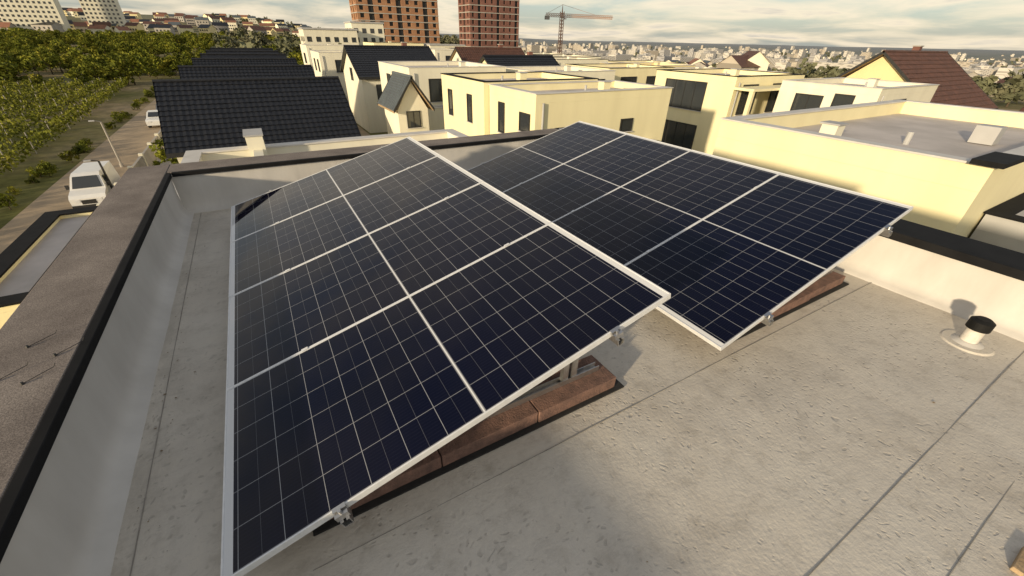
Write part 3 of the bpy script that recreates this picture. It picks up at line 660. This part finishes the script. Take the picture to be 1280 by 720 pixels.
while c<170:
    D=random.uniform(520,1000); az=random.uniform(-20,12); x=D*math.sin(R(az)); y=D*math.cos(R(az)); z=gz(x,y); c+=1
    T=Matrix.Translation((x,y,z))@Matrix.Rotation(random.uniform(-.6,.6),4,'Z'); w=random.uniform(8,16);d=random.uniform(8,12);h=random.uniform(4,8); wl=random.choice(['cream','cream2','conc','yellow']); tl=random.choice(['tileb','tileo','tileg','tile'])
    mb.box(-w/2+.4,w/2-.4,-d/2+.4,d/2-.4,-8,h,wl,T); r_=random.uniform(2,3.5)
    mb.poly([(-w/2,-d/2,h),(w/2,-d/2,h),(w/2,0,h+r_),(-w/2,0,h+r_)],tl,T); mb.poly([(w/2,d/2,h),(-w/2,d/2,h),(-w/2,0,h+r_),(w/2,0,h+r_)],tl,T)
    for sx_ in(-1,1): mb.poly([(sx_*(w/2-.4),-d/2,h),(sx_*(w/2-.4),d/2,h),(sx_*(w/2-.4),0,h+r_)],wl,T)
    for i in range(4):
        for k in range(int(h/3)):
            xx=-w/2+1.5+i*(w-3)/3.6; mb.box(xx,xx+1.3,-d/2+.3,-d/2+.5,1+k*3,2.4+k*3,'glass',T)
mb.obj("distant_town")
# ------------------------------------------------------------ light
EL,AZ=12,-111
w=bpy.data.worlds.new("World"); scn.world=w; w.use_nodes=True; nt=w.node_tree; bg=nt.nodes["Background"]
sk=N(nt,"ShaderNodeTexSky",sky_type='NISHITA'); sk.sun_disc=False; sk.sun_elevation=R(EL); sk.sun_rotation=R(AZ%360); sk.air_density=1.0; sk.dust_density=1.5; sk.ozone_density=2.0; sk.altitude=150
tc=N(nt,"ShaderNodeTexCoord"); sp=N(nt,"ShaderNodeSeparateXYZ"); nt.links.new(tc.outputs["Generated"],sp.inputs[0])
ad=N(nt,"ShaderNodeMath",operation='ADD'); ad.inputs[1].default_value=.10; nt.links.new(sp.outputs[2],ad.inputs[0])
mxm=N(nt,"ShaderNodeMath",operation='MAXIMUM'); mxm.inputs[1].default_value=.05; nt.links.new(ad.outputs[0],mxm.inputs[0])
dx=N(nt,"ShaderNodeMath",operation='DIVIDE'); dy=N(nt,"ShaderNodeMath",operation='DIVIDE'); nt.links.new(sp.outputs[0],dx.inputs[0]); nt.links.new(sp.outputs[1],dy.inputs[0]); nt.links.new(mxm.outputs[0],dx.inputs[1]); nt.links.new(mxm.outputs[0],dy.inputs[1])
cb=N(nt,"ShaderNodeCombineXYZ"); nt.links.new(dx.outputs[0],cb.inputs[0]); nt.links.new(dy.outputs[0],cb.inputs[1])
cn=N(nt,"ShaderNodeTexNoise"); cn.inputs["Scale"].default_value=.62; cn.inputs["Detail"].default_value=7; cn.inputs["Roughness"].default_value=.55; cn.inputs["Distortion"].default_value=.3; nt.links.new(cb.outputs[0],cn.inputs["Vector"])
cr=ramp(nt,cn.outputs[0],[(.38,(0,0,0)),(.60,(1,1,1))])
cf=N(nt,"ShaderNodeMapRange"); cf.inputs[3].default_value=.45; cf.inputs[4].default_value=.92; nt.links.new(cr.outputs[0],cf.inputs[0])
cn2=ramp(nt,cn.outputs[0],[(.38,(3.5,4.1,4.8)),(.48,(5.6,5.4,4.9)),(.57,(6.5,6.0,5.1)),(.66,(4.5,4.4,4.2)),(.78,(3.1,3.2,3.3))])
skm=mixc(nt,cf.outputs[0],sk.outputs[0],cn2.outputs[0])
el=ramp(nt,sp.outputs[2],[(.0,(1.06,.99,.88)),(.15,(1.02,.98,.91)),(.45,(.86,.84,.82)),(.80,(.50,.53,.60))])
skm=mixc(nt,1,skm,el.outputs[0],'MULTIPLY')
nt.links.new(skm,bg.inputs[0]); bg.inputs[1].default_value=.15
sl=bpy.data.lights.new("sun","SUN"); sl.energy=5.0; sl.angle=R(2.0); sl.color=(1,.81,.54)
so=bpy.data.objects.new("sun",sl); COL.objects.link(so)
sv=Vector((math.sin(R(AZ))*math.cos(R(EL)),math.cos(R(AZ))*math.cos(R(EL)),math.sin(R(EL))))
so.rotation_euler=sv.to_track_quat('Z','Y').to_euler()
# ------------------------------------------------------------ camera
f,pit,rol,yaw=500.42,.5561,.0235,.5383
d=Vector((math.sin(yaw)*math.cos(pit),math.cos(yaw)*math.cos(pit),-math.sin(pit)))
r=Vector((math.cos(yaw),-math.sin(yaw),0)); u=r.cross(d)
r2=r*math.cos(rol)+u*math.sin(rol); u2=-r*math.sin(rol)+u*math.cos(rol)
cd=bpy.data.cameras.new("camera"); cd.sensor_width=36; cd.lens=f*36/1280; cd.clip_start=.05; cd.clip_end=40000
co=bpy.data.objects.new("camera",cd); COL.objects.link(co)
co.matrix_world=Matrix(((r2.x,u2.x,-d.x,0),(r2.y,u2.y,-d.y,0),(r2.z,u2.z,-d.z,2),(0,0,0,1)))
scn.camera=co
